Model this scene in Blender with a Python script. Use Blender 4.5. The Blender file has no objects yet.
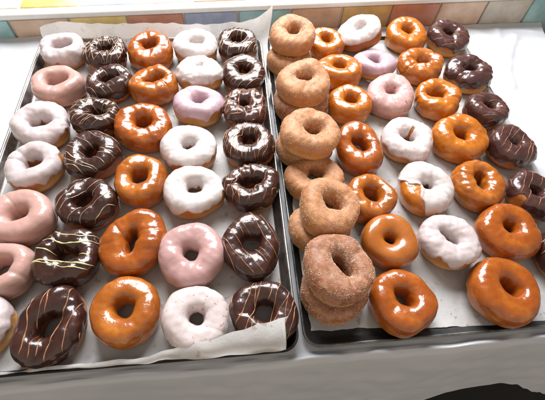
import bpy, bmesh, math, random
import numpy as np
from mathutils import Vector, Matrix
from mathutils.bvhtree import BVHTree

CM = 0.01
PI = math.pi
scene = bpy.context.scene
COL = scene.collection

# ------------------------------------------------------------------ helpers
def sstep(a, b, x):
    t = np.clip((x - a) / (b - a), 0, 1)
    return t * t * (3 - 2 * t)

def make_noise(seed, n=14):
    r = np.random.RandomState(seed)
    K = r.normal(size=(n, 3)); K /= np.linalg.norm(K, axis=1)[:, None]
    K *= r.uniform(.7, 1.5, n)[:, None]
    F = r.uniform(0, 2 * PI, n)
    def f(P, wl):
        k = 2 * PI / wl
        return np.sin((P @ K.T) * k + F).sum(-1) / math.sqrt(n * .5)      # ~unit variance
    return f

def link(name, mesh, mat=None, parent=None, smooth=True):
    o = bpy.data.objects.new(name, mesh); COL.objects.link(o)
    if mat: mesh.materials.append(mat)
    if smooth and len(mesh.polygons):
        mesh.polygons.foreach_set('use_smooth', [True] * len(mesh.polygons))
    if parent: o.parent = parent
    return o

def mesh_from(name, V, F, attrs=None):
    me = bpy.data.meshes.new(name)
    me.from_pydata((np.asarray(V, float) * CM).tolist(), [], F)
    for k, a in (attrs or {}).items():
        at = me.attributes.new(k, 'FLOAT', 'POINT')
        at.data.foreach_set('value', np.asarray(a, np.float32).ravel())
    me.update()
    return me

def grid_faces(n, m, wrap_u=False, wrap_v=False):
    F = []
    for i in range(n if wrap_u else n - 1):
        i2 = (i + 1) % n
        for j in range(m if wrap_v else m - 1):
            j2 = (j + 1) % m
            F.append((i * m + j, i2 * m + j, i2 * m + j2, i * m + j2))
    return F

def empty(name, label, cat, loc=(0, 0, 0), rot=(0, 0, 0), group=None):
    o = bpy.data.objects.new(name, None); COL.objects.link(o)
    o.empty_display_size = .02
    o.location = [c * CM for c in loc]; o.rotation_euler = rot
    o['label'] = label; o['category'] = cat
    if group: o['group'] = group
    return o

def tag(o, label, cat, group=None):
    o['label'] = label; o['category'] = cat
    if group: o['group'] = group
    return o

def box_mesh(name, x0, x1, y0, y1, z0, z1, bev=0., seg=2):
    bm = bmesh.new()
    bmesh.ops.create_cube(bm, size=1)
    for v in bm.verts:
        v.co = Vector(((x0 + x1) / 2 + v.co.x * (x1 - x0), (y0 + y1) / 2 + v.co.y * (y1 - y0), (z0 + z1) / 2 + v.co.z * (z1 - z0))) * CM
    if bev:
        bmesh.ops.bevel(bm, geom=bm.edges[:], offset=bev * CM, segments=seg, profile=.5, affect='EDGES')
    me = bpy.data.meshes.new(name); bm.to_mesh(me); bm.free()
    return me

# ------------------------------------------------------------------ materials
class NT:
    def __init__(s, name):
        s.m = bpy.data.materials.new(name); s.m.use_nodes = True
        s.t = s.m.node_tree; s.n = s.t.nodes; s.b = s.n['Principled BSDF']
        s.coord = None
    def set(s, **k):
        for a, v in k.items():
            s.b.inputs[a.replace('_', ' ')].default_value = v
        return s
    def link(s, a, b): s.t.links.new(a, b)
    def obj(s):
        if not s.coord: s.coord = s.n.new('ShaderNodeTexCoord')
        return s.coord.outputs['Object']
    def noise(s, scale, detail=3, rough=.55, vec=None):
        x = s.n.new('ShaderNodeTexNoise'); x.inputs['Scale'].default_value = scale
        x.inputs['Detail'].default_value = detail; x.inputs['Roughness'].default_value = rough
        s.link(vec or s.obj(), x.inputs['Vector']); return x.outputs['Fac']
    def ramp(s, fac, stops):
        r = s.n.new('ShaderNodeValToRGB'); e = r.color_ramp.elements
        while len(e) < len(stops): e.new(.5)
        for q, (p, c) in zip(e, stops):
            q.position = p; q.color = (*c, 1) if len(c) == 3 else c
        s.link(fac, r.inputs['Fac']); return r.outputs['Color']
    def mix(s, fac, a, b, mode='MIX'):
        x = s.n.new('ShaderNodeMix'); x.data_type = 'RGBA'; x.blend_type = mode
        for sock, v in ((x.inputs['Factor'], fac), (x.inputs['A'], a), (x.inputs['B'], b)):
            if hasattr(v, 'links'): s.link(v, sock)
            elif isinstance(v, (int, float)): sock.default_value = v
            else: sock.default_value = (*v, 1)
        return x.outputs['Result']
    def math(s, op, a, b=0.):
        x = s.n.new('ShaderNodeMath'); x.operation = op; x.use_clamp = False
        for sock, v in zip(x.inputs, (a, b)):
            if hasattr(v, 'links'): s.link(v, sock)
            else: sock.default_value = v
        return x.outputs[0]
    def attr(s, name):
        a = s.n.new('ShaderNodeAttribute'); a.attribute_name = name; return a.outputs['Fac']
    def rnd(s):
        return s.n.new('ShaderNodeObjectInfo').outputs['Random']
    def base(s, c): s.link(c, s.b.inputs['Base Color'])
    def bump(s, h, strength, dist=.001, coat=False):
        b = s.n.new('ShaderNodeBump'); b.inputs['Strength'].default_value = strength; b.inputs['Distance'].default_value = dist
        s.link(h, b.inputs['Height']); s.link(b.outputs['Normal'], s.b.inputs['Normal'])
        if coat: s.link(b.outputs['Normal'], s.b.inputs['Coat Normal'])

def dough_mat(name, dark, light, belt):
    m = NT(name)
    c = m.ramp(m.noise(55, 4), [(.3, dark), (.7, light)])
    c = m.mix(m.math('MULTIPLY', m.attr('belt'), .75), c, belt)
    c = m.mix(.35, c, m.ramp(m.noise(420, 3), [(.35, (.35, .3, .25)), (.6, (1, 1, 1))]), 'MULTIPLY')
    if 'cinnamon' in name:   # fine sugar dust
        c = m.mix(m.ramp(m.noise(95, 6, .75), [(.44, (.04,) * 3), (.62, (.42,) * 3)]), c, (.62, .37, .23))
    m.base(c); m.set(Roughness=.55, Subsurface_Weight=.08, Subsurface_Scale=.004)
    m.b.inputs['Subsurface Radius'].default_value = (1, .45, .2)
    m.bump(m.noise(700, 3), .35, .0006)
    return m.m

def glaze_mat(name, deep, mid, pale, bump=.35, rough=.16):
    m = NT(name)
    c = m.ramp(m.noise(42, 3), [(.28, deep), (.55, mid), (.8, pale)])
    c = m.mix(m.math('MULTIPLY', m.attr('belt'), .6), c, pale)
    c = m.mix(m.math('MULTIPLY', m.attr('thin'), .5), c, (.5, .25, .07))
    m.base(c)
    m.set(Roughness=.4, Specular_IOR_Level=.2, Coat_Weight=1., Coat_Roughness=rough * .6, Coat_IOR=1.5, Subsurface_Weight=.12, Subsurface_Scale=.004)
    m.b.inputs['Subsurface Radius'].default_value = (1, .4, .12)
    h = m.math('ADD', m.math('MULTIPLY', m.noise(125, 2, .5), .6), m.math('MULTIPLY', m.noise(340, 2, .5), .36))
    m.bump(h, bump * 1.05, .0016, True)
    return m.m

def icing_mat(name, col, thin, speck=None, amount=.4, rough=.2):
    m = NT(name)
    n = m.math('ADD', m.math('MULTIPLY', m.noise(58, 5, .68), .75), m.math('MULTIPLY', m.noise(260, 2, .5), .25))
    f = m.math('ADD', m.math('MULTIPLY', m.attr('thin'), .95), m.math('MULTIPLY', m.math('SUBTRACT', n, .50), amount * 4.2))
    cl = m.n.new('ShaderNodeClamp'); m.link(f, cl.inputs['Value'])
    c = m.mix(cl.outputs[0], col, thin)
    if speck:
        c = m.mix(m.ramp(m.noise(190, 1, .4), [(.66, (0, 0, 0)), (.71, (.7, .7, .7))]), c, speck)
    m.base(c)
    m.set(Roughness=.45, Specular_IOR_Level=.25, Coat_Weight=.7, Coat_Roughness=rough * .5, Subsurface_Weight=.25, Subsurface_Scale=.005)
    m.b.inputs['Subsurface Radius'].default_value = (1, .7, .6)
    h = m.math('ADD', m.noise(150, 3, .55), m.math('MULTIPLY', m.ramp(m.noise(520, 1, .3), [(.26, (0, 0, 0)), (.40, (1, 1, 1))]), .13))
    m.bump(h, .38, .0011, True)
    return m.m

def choc_mat(name, a, b, rough=.2):
    m = NT(name)
    m.base(m.ramp(m.noise(60, 3), [(.3, a), (.75, b)]))
    m.set(Roughness=.42, Specular_IOR_Level=.25, Coat_Weight=.85, Coat_Roughness=rough * .45)
    m.bump(m.noise(150, 2, .5), .42, .0014, True)
    return m.m

def flat_mat(name, col, rough=.5, coat=0., bump=0., var=.15):
    m = NT(name)
    d = tuple(c * (1 - var) for c in col)
    m.base(m.ramp(m.noise(90, 3), [(.3, d), (.7, col)]))
    m.set(Roughness=rough, Coat_Weight=coat)
    if bump: m.bump(m.noise(300, 3), bump, .0008)
    return m.m

M = {}
M['dough'] = dough_mat('fried dough', (.36, .115, .022), (.54, .21, .042), (.72, .42, .13))
M['dough_dark'] = dough_mat('dark fried dough', (.27, .065, .016), (.40, .115, .026), (.52, .21, .055))
M['glaze'] = glaze_mat('amber glaze', (.26, .065, .007), (.40, .112, .011), (.58, .23, .035))
M['glaze_red'] = glaze_mat('red amber glaze', (.24, .050, .005), (.36, .086, .008), (.52, .175, .02), .4)
M['glaze_gold'] = glaze_mat('golden glaze', (.33, .086, .006), (.48, .140, .010), (.66, .27, .035), .45)
M['glaze_smooth'] = glaze_mat('smooth caramel glaze', (.33, .092, .012), (.40, .118, .015), (.47, .16, .02), .06, .25)
M['white'] = icing_mat('white icing', (.62, .56, .55), (.47, .26, .18), None, .42)
M['white_thin'] = icing_mat('thin lilac white icing', (.56, .48, .48), (.43, .23, .18), None, .50)
M['white_speck'] = icing_mat('pink flecked white icing', (.64, .55, .54), (.50, .29, .24), (.45, .20, .17), .4)
M['pink'] = icing_mat('dusty pink icing', (.52, .31, .27), (.41, .18, .10), None, .3)
M['rose'] = icing_mat('rose icing', (.50, .30, .285), (.40, .18, .11), None, .35)
M['lilac'] = icing_mat('lilac icing', (.50, .34, .39), (.42, .19, .14), None, .3)
M['blush'] = icing_mat('blush icing', (.56, .34, .32), (.44, .21, .15), (.22, .05, .06), .35)
M['choc'] = choc_mat('dark chocolate icing', (.028, .0088, .006), (.064, .020, .012))
M['choc_purple'] = choc_mat('plum brown chocolate icing', (.050, .018, .016), (.095, .035, .028), .28)
M['driz'] = flat_mat('milk chocolate drizzle', (.42, .20, .105), .4, .3)
M['driz_light'] = flat_mat('pale caramel drizzle', (.58, .42, .29), .4, .3)
M['driz_yellow'] = flat_mat('pale yellow drizzle', (.78, .74, .36), .4, .3)
M['driz_dark'] = flat_mat('brown drizzle', (.36, .14, .065), .4, .3)
M['cinn'] = dough_mat('cinnamon dough', (.38, .130, .036), (.56, .235, .068), (.72, .40, .11))
M['cinn_dark'] = dough_mat('dark cinnamon dough', (.23, .066, .023), (.36, .12, .042), (.55, .25, .07))
def sugar_mat():
    m = NT('cinnamon sugar crystals')
    m.base(m.ramp(m.noise(260, 2), [(.3, (.62, .36, .20)), (.5, (.80, .60, .44)), (.7, (.90, .82, .74))]))
    m.set(Roughness=.3, Coat_Weight=.3); return m.m
M['sugar'] = sugar_mat()

def paper_mat(name, col, spot):
    m = NT(name)
    c = m.ramp(m.noise(9, 5, .6), [(.32, spot), (.56, col)])
    c = m.mix(m.ramp(m.noise(34, 3, .5), [(.56, (0, 0, 0)), (.63, (.6, .6, .6))]), c, tuple(q * .8 for q in spot))
    c = m.mix(m.ramp(m.noise(95, 2, .5), [(.66, (0, 0, 0)), (.70, (.6, .6, .6))]), c, (.50, .34, .20))
    c = m.mix(.25, c, m.ramp(m.noise(600, 2), [(.3, (.8, .8, .8)), (.7, (1, 1, 1))]), 'MULTIPLY')
    m.base(c); m.set(Roughness=.45)
    m.bump(m.noise(28, 5, .65), .55, .003)
    # thin paper lets some of the light through
    tr = m.n.new('ShaderNodeBsdfTranslucent'); tr.inputs['Color'].default_value = (.92, .91, .89, 1)
    mx = m.n.new('ShaderNodeMixShader'); mx.inputs[0].default_value = .38
    m.link(m.b.outputs[0], mx.inputs[1]); m.link(tr.outputs[0], mx.inputs[2])
    m.link(mx.outputs[0], m.n['Material Output'].inputs['Surface'])
    return m.m
M['paper'] = paper_mat('parchment', (.87, .87, .87), (.78, .77, .76))

def cloth_mat():
    m = NT('white vinyl cloth')
    c = m.ramp(m.noise(7, 5, .6), [(.3, (.49, .505, .54)), (.7, (.57, .58, .61))])
    m.base(c); m.set(Roughness=.62, Specular_IOR_Level=.35)
    m.bump(m.noise(16, 4, .6), .25, .004)
    return m.m
M['cloth'] = cloth_mat()

def metal_mat(name, col, dark, rough, metallic=1.):
    m = NT(name)
    n = m.noise(16, 6, .65)
    m.base(m.ramp(n, [(.35, dark), (.62, col)]))
    m.link(m.ramp(m.noise(60, 4), [(.3, (rough * .8,) * 3), (.7, (min(1, rough * 1.35),) * 3)]), m.b.inputs['Roughness'])
    m.set(Metallic=metallic)
    m.bump(m.noise(130, 4), .12, .0006)
    return m.m
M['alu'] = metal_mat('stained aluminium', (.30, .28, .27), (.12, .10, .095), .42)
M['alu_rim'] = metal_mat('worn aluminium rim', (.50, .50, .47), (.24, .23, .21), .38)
def paint_front_shade(mat, y0, y1):
    # shade along the front edge of the pan, painted into the base colour
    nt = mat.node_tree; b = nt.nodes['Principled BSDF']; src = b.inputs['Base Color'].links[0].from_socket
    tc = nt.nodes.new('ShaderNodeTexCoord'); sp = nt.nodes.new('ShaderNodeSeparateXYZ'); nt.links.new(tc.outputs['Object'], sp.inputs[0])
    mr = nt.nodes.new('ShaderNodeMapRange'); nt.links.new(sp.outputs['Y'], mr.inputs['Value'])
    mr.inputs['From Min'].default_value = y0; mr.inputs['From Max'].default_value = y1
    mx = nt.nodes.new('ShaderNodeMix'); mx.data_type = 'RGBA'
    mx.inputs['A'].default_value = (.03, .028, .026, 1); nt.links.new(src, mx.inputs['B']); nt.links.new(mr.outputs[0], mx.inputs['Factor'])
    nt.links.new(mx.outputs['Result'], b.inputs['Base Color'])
paint_front_shade(M['alu_rim'], -.325, -.285); paint_front_shade(M['alu'], -.318, -.29)
M['black_pan'] = metal_mat('blackened steel', (.035, .035, .037), (.018, .017, .017), .45, .4)
M['black_rim'] = metal_mat('worn dark steel rim', (.22, .22, .21), (.04, .04, .04), .38, .8)

def tile_mat(name, a, b):
    m = NT(name)
    n = m.noise(11, 5, .6)
    m.base(m.mix(.35, m.ramp(n, [(.36, a), (.60, b)]), m.ramp(m.noise(38, 4, .65), [(.35, (.62, .60, .58)), (.65, (1.15, 1.15, 1.15))]), 'MULTIPLY'))
    m.set(Roughness=.32, Coat_Weight=.25, Coat_Roughness=.2)
    m.bump(m.noise(40, 3), .12, .001)
    return m.m
TILE = {
 'teal': tile_mat('teal tile', (.22, .42, .44), (.38, .58, .59)),
 'tan': tile_mat('tan tile', (.54, .36, .25), (.68, .50, .38)),
 'yellow': tile_mat('yellow tile', (.68, .46, .12), (.80, .62, .27)),
 'brick': tile_mat('brick red tile', (.44, .16, .09), (.58, .28, .18)),
 'blue': tile_mat('slate blue tile', (.27, .32, .46), (.44, .49, .61)),
 'peach': tile_mat('peach tile', (.46, .30, .20), (.60, .42, .30)),
 'ochre': tile_mat('ochre tile', (.42, .27, .08), (.58, .40, .17)),
 'stone': tile_mat('stone grey tile', (.42, .37, .32), (.56, .52, .46)),
 'cream': tile_mat('cream tile', (.62, .58, .50), (.76, .73, .66)),
 'sky': tile_mat('pale blue tile', (.40, .48, .60), (.60, .67, .76)),
}
M['grout'] = flat_mat('grout', (.60, .55, .48), .8, 0, .3)
M['trim'] = flat_mat('white glazed trim', (.78, .79, .78), .3, .4, 0, .06)
M['wood'] = flat_mat('brown table wood', (.14, .07, .04), .5, .1, .2, .4)
M['floor'] = flat_mat('dark floor', (.012, .011, .010), .7, 0, .2, .3)

# ------------------------------------------------------------------ donut shape
class Ring:
    """rounded ring with its own outline, hole, height and lumps (cm, base at z = 0)"""
    def __init__(s, Rx, Ry, hole, H, seed, lump=.13, k2=(0, 0), e=.74, fine=.02, flare=0.):
        r = np.random.RandomState(seed)
        s.Rx, s.Ry, s.H, s.e = Rx, Ry, H, e
        s.ha, s.hb, s.hang, s.hox, s.hoy = hole
        s.ha *= .88; s.hb *= .88
        s.k2 = k2
        s.ph = r.uniform(0, 2 * PI, 10)
        s.am = np.array([.018, .020, .014, .009]) * r.uniform(.5, 1.6, 4)
        s.hm = np.array([.07, .05, .04]) * r.uniform(.6, 1.3, 3)
        s.zm = np.array([.045, .03, .02]) * r.uniform(.5, 1.3, 3)
        s.n1 = make_noise(seed * 7 + 1); s.lump = lump; s.fine = fine; s.flare = flare
        s.R = (Rx + Ry) / 2
        # soft creases and dents left by handling and frying
        s.cr = [(r.uniform(0, 2 * PI), r.uniform(-.9, .9), r.uniform(.04, .12) * (lump / .13), r.uniform(.22, .5), r.uniform(-.5, .5) * s.R) for _ in range(r.randint(2, 5))]
    def raw(s, u, v):
        c, sn = np.cos(u), np.sin(u)
        f = 1 + sum(a * np.cos((k + 2) * u + p) for k, (a, p) in enumerate(zip(s.am, s.ph)))
        f = f + s.k2[0] * np.cos(2 * (u - s.k2[1]))
        ox, oy = s.Rx * f * c, s.Ry * f * sn
        g = 1 + sum(a * np.cos((k + 2) * u + p) for k, (a, p) in enumerate(zip(s.hm, s.ph[4:])))
        w = u - s.hang
        rad = s.R / np.sqrt((np.cos(w) / s.ha) ** 2 + (np.sin(w) / s.hb) ** 2) * g
        ix, iy = rad * c + s.hox * s.R, rad * sn + s.hoy * s.R
        cv, sv = np.cos(v), np.sin(v)
        q = np.sign(cv) * np.abs(cv) ** s.e
        t = (q + 1) / 2
        zz = np.sign(sv) * np.abs(sv) ** (s.e + .06)
        hf = 1 + sum(a * np.cos((k + 1) * u + p) for k, (a, p) in enumerate(zip(s.zm, s.ph[7:])))
        x, y = ox * t + ix * (1 - t), oy * t + iy * (1 - t)
        z = s.H / 2 * (1 + zz * hf)
        z = np.where(zz < 0, s.H / 2 * (1 + zz), z)
        # a waist line round the side where the two fried faces meet
        gr = .10 * np.exp(-((v + .22) / .16) ** 2)
        x = x - gr * c; y = y - gr * sn
        P = np.stack([x, y, z], -1)
        d = s.lump * (.62 * s.n1(P, 5.5) + .26 * s.n1(P + 9, 2.9)) + s.fine * s.n1(P + 31, 1.1)
        for (a0, skew, dep, wd, c0) in s.cr:
            dist = (P[..., 0] * -math.sin(a0 + skew) + P[..., 1] * math.cos(a0 + skew)) - c0 * .5
            d = d - dep * np.exp(-(dist / wd) ** 2) * sstep(.15, .75, np.cos(u - a0))
        d = d * sstep(-1.2, -.5, np.where(v > PI, v - 2 * PI, v) * 0 + zz)
        P[..., 0] += d * c * np.abs(q) * .8 * np.sign(q)
        P[..., 1] += d * sn * np.abs(q) * .8 * np.sign(q)
        P[..., 2] += d * np.clip(zz, 0, 1)
        return P
    def frame(s, u, v):
        P = s.raw(u, v); h = 1e-3
        du = s.raw(u + h, v) - P; dv = s.raw(u, v + h) - P
        N = np.cross(du, dv)
        N /= np.linalg.norm(N, axis=-1, keepdims=True) + 1e-12
        return P, N

def belt_of(v):
    return np.exp(-((v + .30) / .26) ** 2)

def dough_mesh(ring, nu=88, nv=40):
    u = np.linspace(0, 2 * PI, nu, endpoint=False)[:, None] + np.zeros((1, nv))
    v = np.linspace(-PI, PI, nv, endpoint=False)[None, :] + np.zeros((nu, 1))
    P = ring.raw(u, v)
    return mesh_from('dough', P.reshape(-1, 3), grid_faces(nu, nv, True, True), {'belt': belt_of(v), 'thin': 0 * v}), P

def icing_grid(ring, seed, v0=-.35, v1=PI + .75, th=.16, drip=.16, bare=(), nu=144, nv=44, lump=.0, soft=0.):
    r = np.random.RandomState(seed)
    u1 = np.linspace(0, 2 * PI, nu, endpoint=False)
    e0 = v0 + sum(drip * a * np.sin(k * u1 + p) for k, a, p in zip((2, 3, 5, 8, 13, 21), (.6, .7, .55, .5, .3, .18), r.uniform(0, 6.28, 6)))
    e1 = v1 + sum(drip * a * np.sin(k * u1 + p) for k, a, p in zip((2, 3, 5, 9), (.5, .5, .4, .3), r.uniform(0, 6.28, 4)))
    for (ang, width, d0, d1) in bare:
        dd = np.angle(np.exp(1j * (u1 - ang)))
        g = 1 - sstep(width * .45, width * 1.25, np.abs(dd + .05 * np.sin(9 * u1) + .04 * np.sin(17 * u1 + 1)))
        e0 = e0 + d0 * g; e1 = e1 - d1 * g
    e0 = np.minimum(e0, e1 - .12)
    sv = np.linspace(0, 1, nv); sv = .5 - .5 * np.cos(PI * sv) * (.35 + .65 * np.abs(np.cos(PI * sv)) ** .5) if False else sv
    u = u1[:, None] + np.zeros((1, nv))
    v = e0[:, None] + (e1 - e0)[:, None] * sv[None, :]
    P, N = ring.frame(u, v)
    edge = np.minimum((v - e0[:, None]), (e1[:, None] - v))
    k = np.clip(edge / .20, 0, 1); prof = np.sqrt(np.clip(1 - (1 - k) ** 2, 0, 1))
    off = th * prof * (1 + .35 * np.exp(-((edge - .2) / .16) ** 2)) + (prof - 1) * .05
    n = make_noise(seed + 5)
    off = off * (1 + .22 * n(P, 3.2)) + prof * lump * n(P + 4, 1.5)
    off = np.where(prof > .6, np.maximum(off, th * .35), off)
    Q = P + N * off[..., None]
    thin = np.clip(1 - edge / .42, 0, 1) ** 1.5
    if soft:   # runny icing thins out down the side and into the hole
        side = np.maximum(sstep(.55, -.35, v), .8 * sstep(PI - .15, PI + .6, v))
        thin = np.clip(.55 * thin + soft * side * (.75 + .35 * n(P + 17, 2.2)), 0, 1)
    return Q, v, thin

def topping_mesh(name, *a, **k):
    Q, v, thin = icing_grid(*a, **k)
    n, m = Q.shape[:2]
    return mesh_from(name, Q.reshape(-1, 3), grid_faces(n, m, True, False), {'belt': belt_of(v), 'thin': thin}), Q

def tube(V, F, pts, rad):
    n = len(pts); k = 6
    if n < 3: return
    P = np.array(pts); T = np.gradient(P, axis=0); T /= np.linalg.norm(T, axis=1)[:, None] + 1e-9
    up = np.array([0, 0, 1.]); S = np.cross(T, up); S /= np.linalg.norm(S, axis=1)[:, None] + 1e-9
    U = np.cross(S, T); b = len(V)
    for i in range(n):
        q = rad[i]
        for j in range(k):
            a = 2 * PI * j / k
            V.append(P[i] + S[i] * q * math.cos(a) + U[i] * q * .75 * math.sin(a))
    for i in range(n - 1):
        for j in range(k):
            F.append((b + i * k + j, b + i * k + (j + 1) % k, b + (i + 1) * k + (j + 1) % k, b + (i + 1) * k + j))
    F.append(tuple(b + j for j in range(k))[::-1]); F.append(tuple(b + (n - 1) * k + j for j in range(k)))

def drizzle_mesh(Q, ring, seed, ang, gap=.85, rad=.07, wob=.18, cover=1., zig=0.):
    gap *= 1.32; rad *= .72
    n, m = Q.shape[:2]
    bvh = BVHTree.FromPolygons([tuple(p) for p in Q.reshape(-1, 3)], grid_faces(n, m, True, False))
    r = random.Random(seed); V, F = [], []
    R = ring.R * 1.12
    d = np.array([math.cos(ang), math.sin(ang)]); s = np.array([-d[1], d[0]])
    o = -R * cover + r.uniform(0, gap)
    while o < R * cover:
        p1, p2, p3 = r.uniform(0, 6.3), r.uniform(0, 6.3), r.uniform(-.12, .12)
        L0, L1 = -R * r.uniform(.72, 1.0), R * r.uniform(.72, 1.0)
        run, rr = [], []
        def flush():
            if len(run) > 3:
                w = [max(.35, math.sin(PI * min(1, (i + .6) / 4) / 2)) for i in range(len(run))]
                w = [min(a, b) for a, b in zip(w, w[::-1])]
                tube(V, F, run, [a * b for a, b in zip(rr, w)])
            run.clear(); rr.clear()
        t = L0; prev = None
        while t < L1:
            q = d * t + s * (o + wob * math.sin(t * .9 + p1) + wob * .4 * math.sin(t * 2.3 + p2) + p3 * t + zig * math.sin(t * 2.4 + p2))
            hit = bvh.ray_cast(Vector((q[0], q[1], 20)), Vector((0, 0, -1)))
            if hit[0] is None or hit[0].z < ring.H * .36 or (prev is not None and abs(hit[0].z - prev) > .55):
                flush(); prev = None if hit[0] is None else hit[0].z
            else:
                p = hit[0] + hit[1] * (.02 if hit[1].z > 0 else -.02)
                run.append(np.array(p)); rr.append(rad * (1 + .3 * math.sin(t * 2.1 + p1) + .22 * math.sin(t * 5.3 + p2) + .5 * max(0, math.sin(t * 1.3 + p2 * 2)) ** 8) * (.75 + .5 * ((p1 * 7.3) % 1))); prev = hit[0].z
            t += .13
        flush()
        o += gap * r.uniform(.45, 1.6)
    return mesh_from('drizzle', V, F) if V else None

def sugar_mesh(ring, seed, n=3400, clump=.0, size=.042):
    r = np.random.RandomState(seed)
    N0 = int(n * 4.6)
    u = r.uniform(0, 2 * PI, N0); v = r.uniform(-.95, PI + .7, N0)
    P, N = ring.frame(u, v)
    nz = make_noise(seed + 3)
    w = .52 + .30 * nz(P, 2.6) + .34 * nz(P + 7, .9) + clump
    w = w * (.35 + .65 * sstep(-.3, .8, np.sin(v)))
    keep = r.uniform(0, 1, N0) < w
    P, N = P[keep], N[keep]
    tet = np.array([[1, 1, 1], [1, -1, -1], [-1, 1, -1], [-1, -1, 1]]) / math.sqrt(3)
    V, F = [], []
    for i in range(len(P)):
        q = r.normal(size=(3, 3)); q, _ = np.linalg.qr(q)
        sz = size * r.uniform(.55, 1.25)
        b = len(V)
        V.extend(list((tet @ q) * sz * np.array([1, 1, 1]) + P[i] + N[i] * sz * .35))
        F += [(b, b + 1, b + 2), (b, b + 3, b + 1), (b, b + 2, b + 3), (b + 1, b + 3, b + 2)]
    return mesh_from('cinnamon_sugar', V, F)

def place(root, P, x, y, z0, tx, ty):
    Rm = Matrix.Rotation(ty, 3, 'Y') @ Matrix.Rotation(tx, 3, 'X')
    R = np.array(Rm); zmin = (P.reshape(-1, 3) @ R.T)[:, 2].min()
    root.location = (x * CM, y * CM, (z0 - zmin) * CM)
    root.rotation_euler = Rm.to_euler()

GROUPS = {'G': ('glazed_donut', 'amber glazed donuts'), 'C': ('chocolate_donut', 'chocolate iced donuts'),
          'W': ('white_iced_donut', 'white iced donuts'), 'P': ('pink_iced_donut', 'pink iced donuts'), 'S': ('cinnamon_donut', 'cinnamon sugar donuts')}
FLOOR_Z = .42

def donut(id, kind, x, y, Rx, Ry, tx, ty, hole, label, seed, H=4.2, z0=FLOOR_Z, mat=None, lump=.13, k2=(0, 0), fine=None,
          v0=None, v1=None, th=.11, drip=.16, bare=(), il=.0, driz=(), dough=None, clump=0., grains=4600):
    name, grp = GROUPS[kind]
    tray = 'left' if id[0] == 'L' else 'right'
    root = empty(name, label, 'donut', group='%s on the %s tray' % (grp, tray))
    if fine is None: fine = {'G': .012, 'S': .02, 'C': .018, 'W': .018}.get(kind, .010)
    h = (list(hole) + [0, 0, 0])[:5]
    if len(hole) == 2: h = [hole[0], hole[1], 0, 0, 0]
    h[2] = math.radians(h[2])
    ring = Ring(Rx - (th if kind != 'S' else 0) * .7, Ry - (th if kind != 'S' else 0) * .7, h, H - (th * .6 if kind != 'S' else 0), seed, lump,
                (k2[0], math.radians(k2[1])), fine=fine)
    if kind == 'S':
        me, P = dough_mesh(ring, 120, 56); link('dough', me, M[dough], root)
        s = link('cinnamon_sugar', sugar_mesh(ring, seed, grains, clump), M['sugar'], root, False); s['kind'] = 'stuff'
    else:
        if v0 is None: v0 = {'G': -1.0, 'C': -.12, 'W': .10}.get(kind, -.3)
        if v1 is None: v1 = {'G': PI + .8, 'C': PI + .12, 'W': PI + .25}.get(kind, PI + .5)
        if dough is None: dough = 'dough_dark' if kind == 'C' else 'dough'
        me, P = dough_mesh(ring); link('dough', me, M[dough], root)
        bb = [(math.radians(a), math.radians(w), p, q) for a, w, p, q in bare]
        me, Q = topping_mesh('topping', ring, seed + 50, v0, v1, th if kind != 'G' else .10, drip, bb, lump=il, soft={'W': 1.0, 'P': .6}.get(kind, 0))
        link('glaze' if kind == 'G' else 'icing', me, M[mat], root)
        for i, dz in enumerate(driz):
            dz = dict(dz); dm = dz.pop('mat', 'driz'); dz['ang'] = math.radians(dz['ang'])
            me = drizzle_mesh(Q, ring, seed + 80 + i, **dz)
            if me: link('drizzle', me, M[dm], root)
    place(root, P, x, y, z0, math.radians(tx), math.radians(ty))
    return root

donut('L11', 'W', -40.61, 60.86, 4.22, 4.43, 1.0, 2.2, (0.48, 0.36, 0, 0.02, 0.03), 'white iced donut with a wide pinkish hollow in the back left corner of the trays', 7, mat='white_thin', v1=3.6, drip=0.26, il=0.03, lump=0.16, v0=-0.1)
donut('L12', 'P', -39.45, 50.53, 4.53, 4.45, -2.0, -0.0, (0.48, 0.36, 10, 0, 0.02), 'shallow pink donut with a wide dished hole, second in the leftmost column', 20, mat='pink', v0=-0.75, lump=0.14)
donut('L13', 'W', -40.25, 40.41, 4.62, 4.6, 3.4, 3.7, (0.408, 0.288, 0, 0, 0), 'large white iced donut with scalloped rim, third in the leftmost column', 33, mat='white_thin', drip=0.3, lump=0.15, il=0.02, v0=0.0)
donut('L14', 'W', -39.16, 31.34, 4.22, 4.38, 2.0, -2.1, (0.36, 0.408, -30, 0, 0.05), 'white iced donut with a bare lower lip and nibbled left edge, fourth in leftmost column', 46, mat='white_thin', drip=0.28, lump=0.16, il=0.015, v0=0.05, bare=((-110, 50, 0.45, 0),), k2=(0.04, 60))
donut('L15', 'P', -39.11, 21.71, 4.62, 4.48, -2.6, -1.4, (0.36, 0.26, 20, 0.02, 0.0), 'large dusty pink glazed donut, upper of two pink ones cut by the left frame edge', 59, mat='pink', v0=-0.95, lump=0.1)
donut('L16', 'P', -39.67, 13.4, 4.14, 4.0, -3.2, 1.6, (0.504, 0.36, 10, 0.04, 0.0), 'dusty pink donut beside the yellow-drizzled chocolate one, half outside the left frame edge', 72, mat='pink', v0=-0.85, lump=0.12)
donut('L17', 'W', -39.78, 5.77, 3.58, 3.78, -3.4, 0.1, (0.3, 0.3, 0), 'white iced donut sliver at the lower left corner of the left tray', 85, mat='white_thin', drip=0.2)
donut('L21', 'C', -32.08, 59.9, 4.23, 4.37, -1.8, -0.4, (0.408, 0.36, 20, 0, 0), 'chocolate donut under fine pale lacy drizzle, rearmost in the left chocolate column', 98, mat='choc', lump=0.2, il=0.05, driz=({'gap': 0.62, 'rad': 0.055, 'wob': 0.16, 'mat': 'driz_light', 'ang': 65}, {'gap': 0.8, 'rad': 0.055, 'wob': 0.16, 'mat': 'driz_light', 'ang': 110}))
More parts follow.
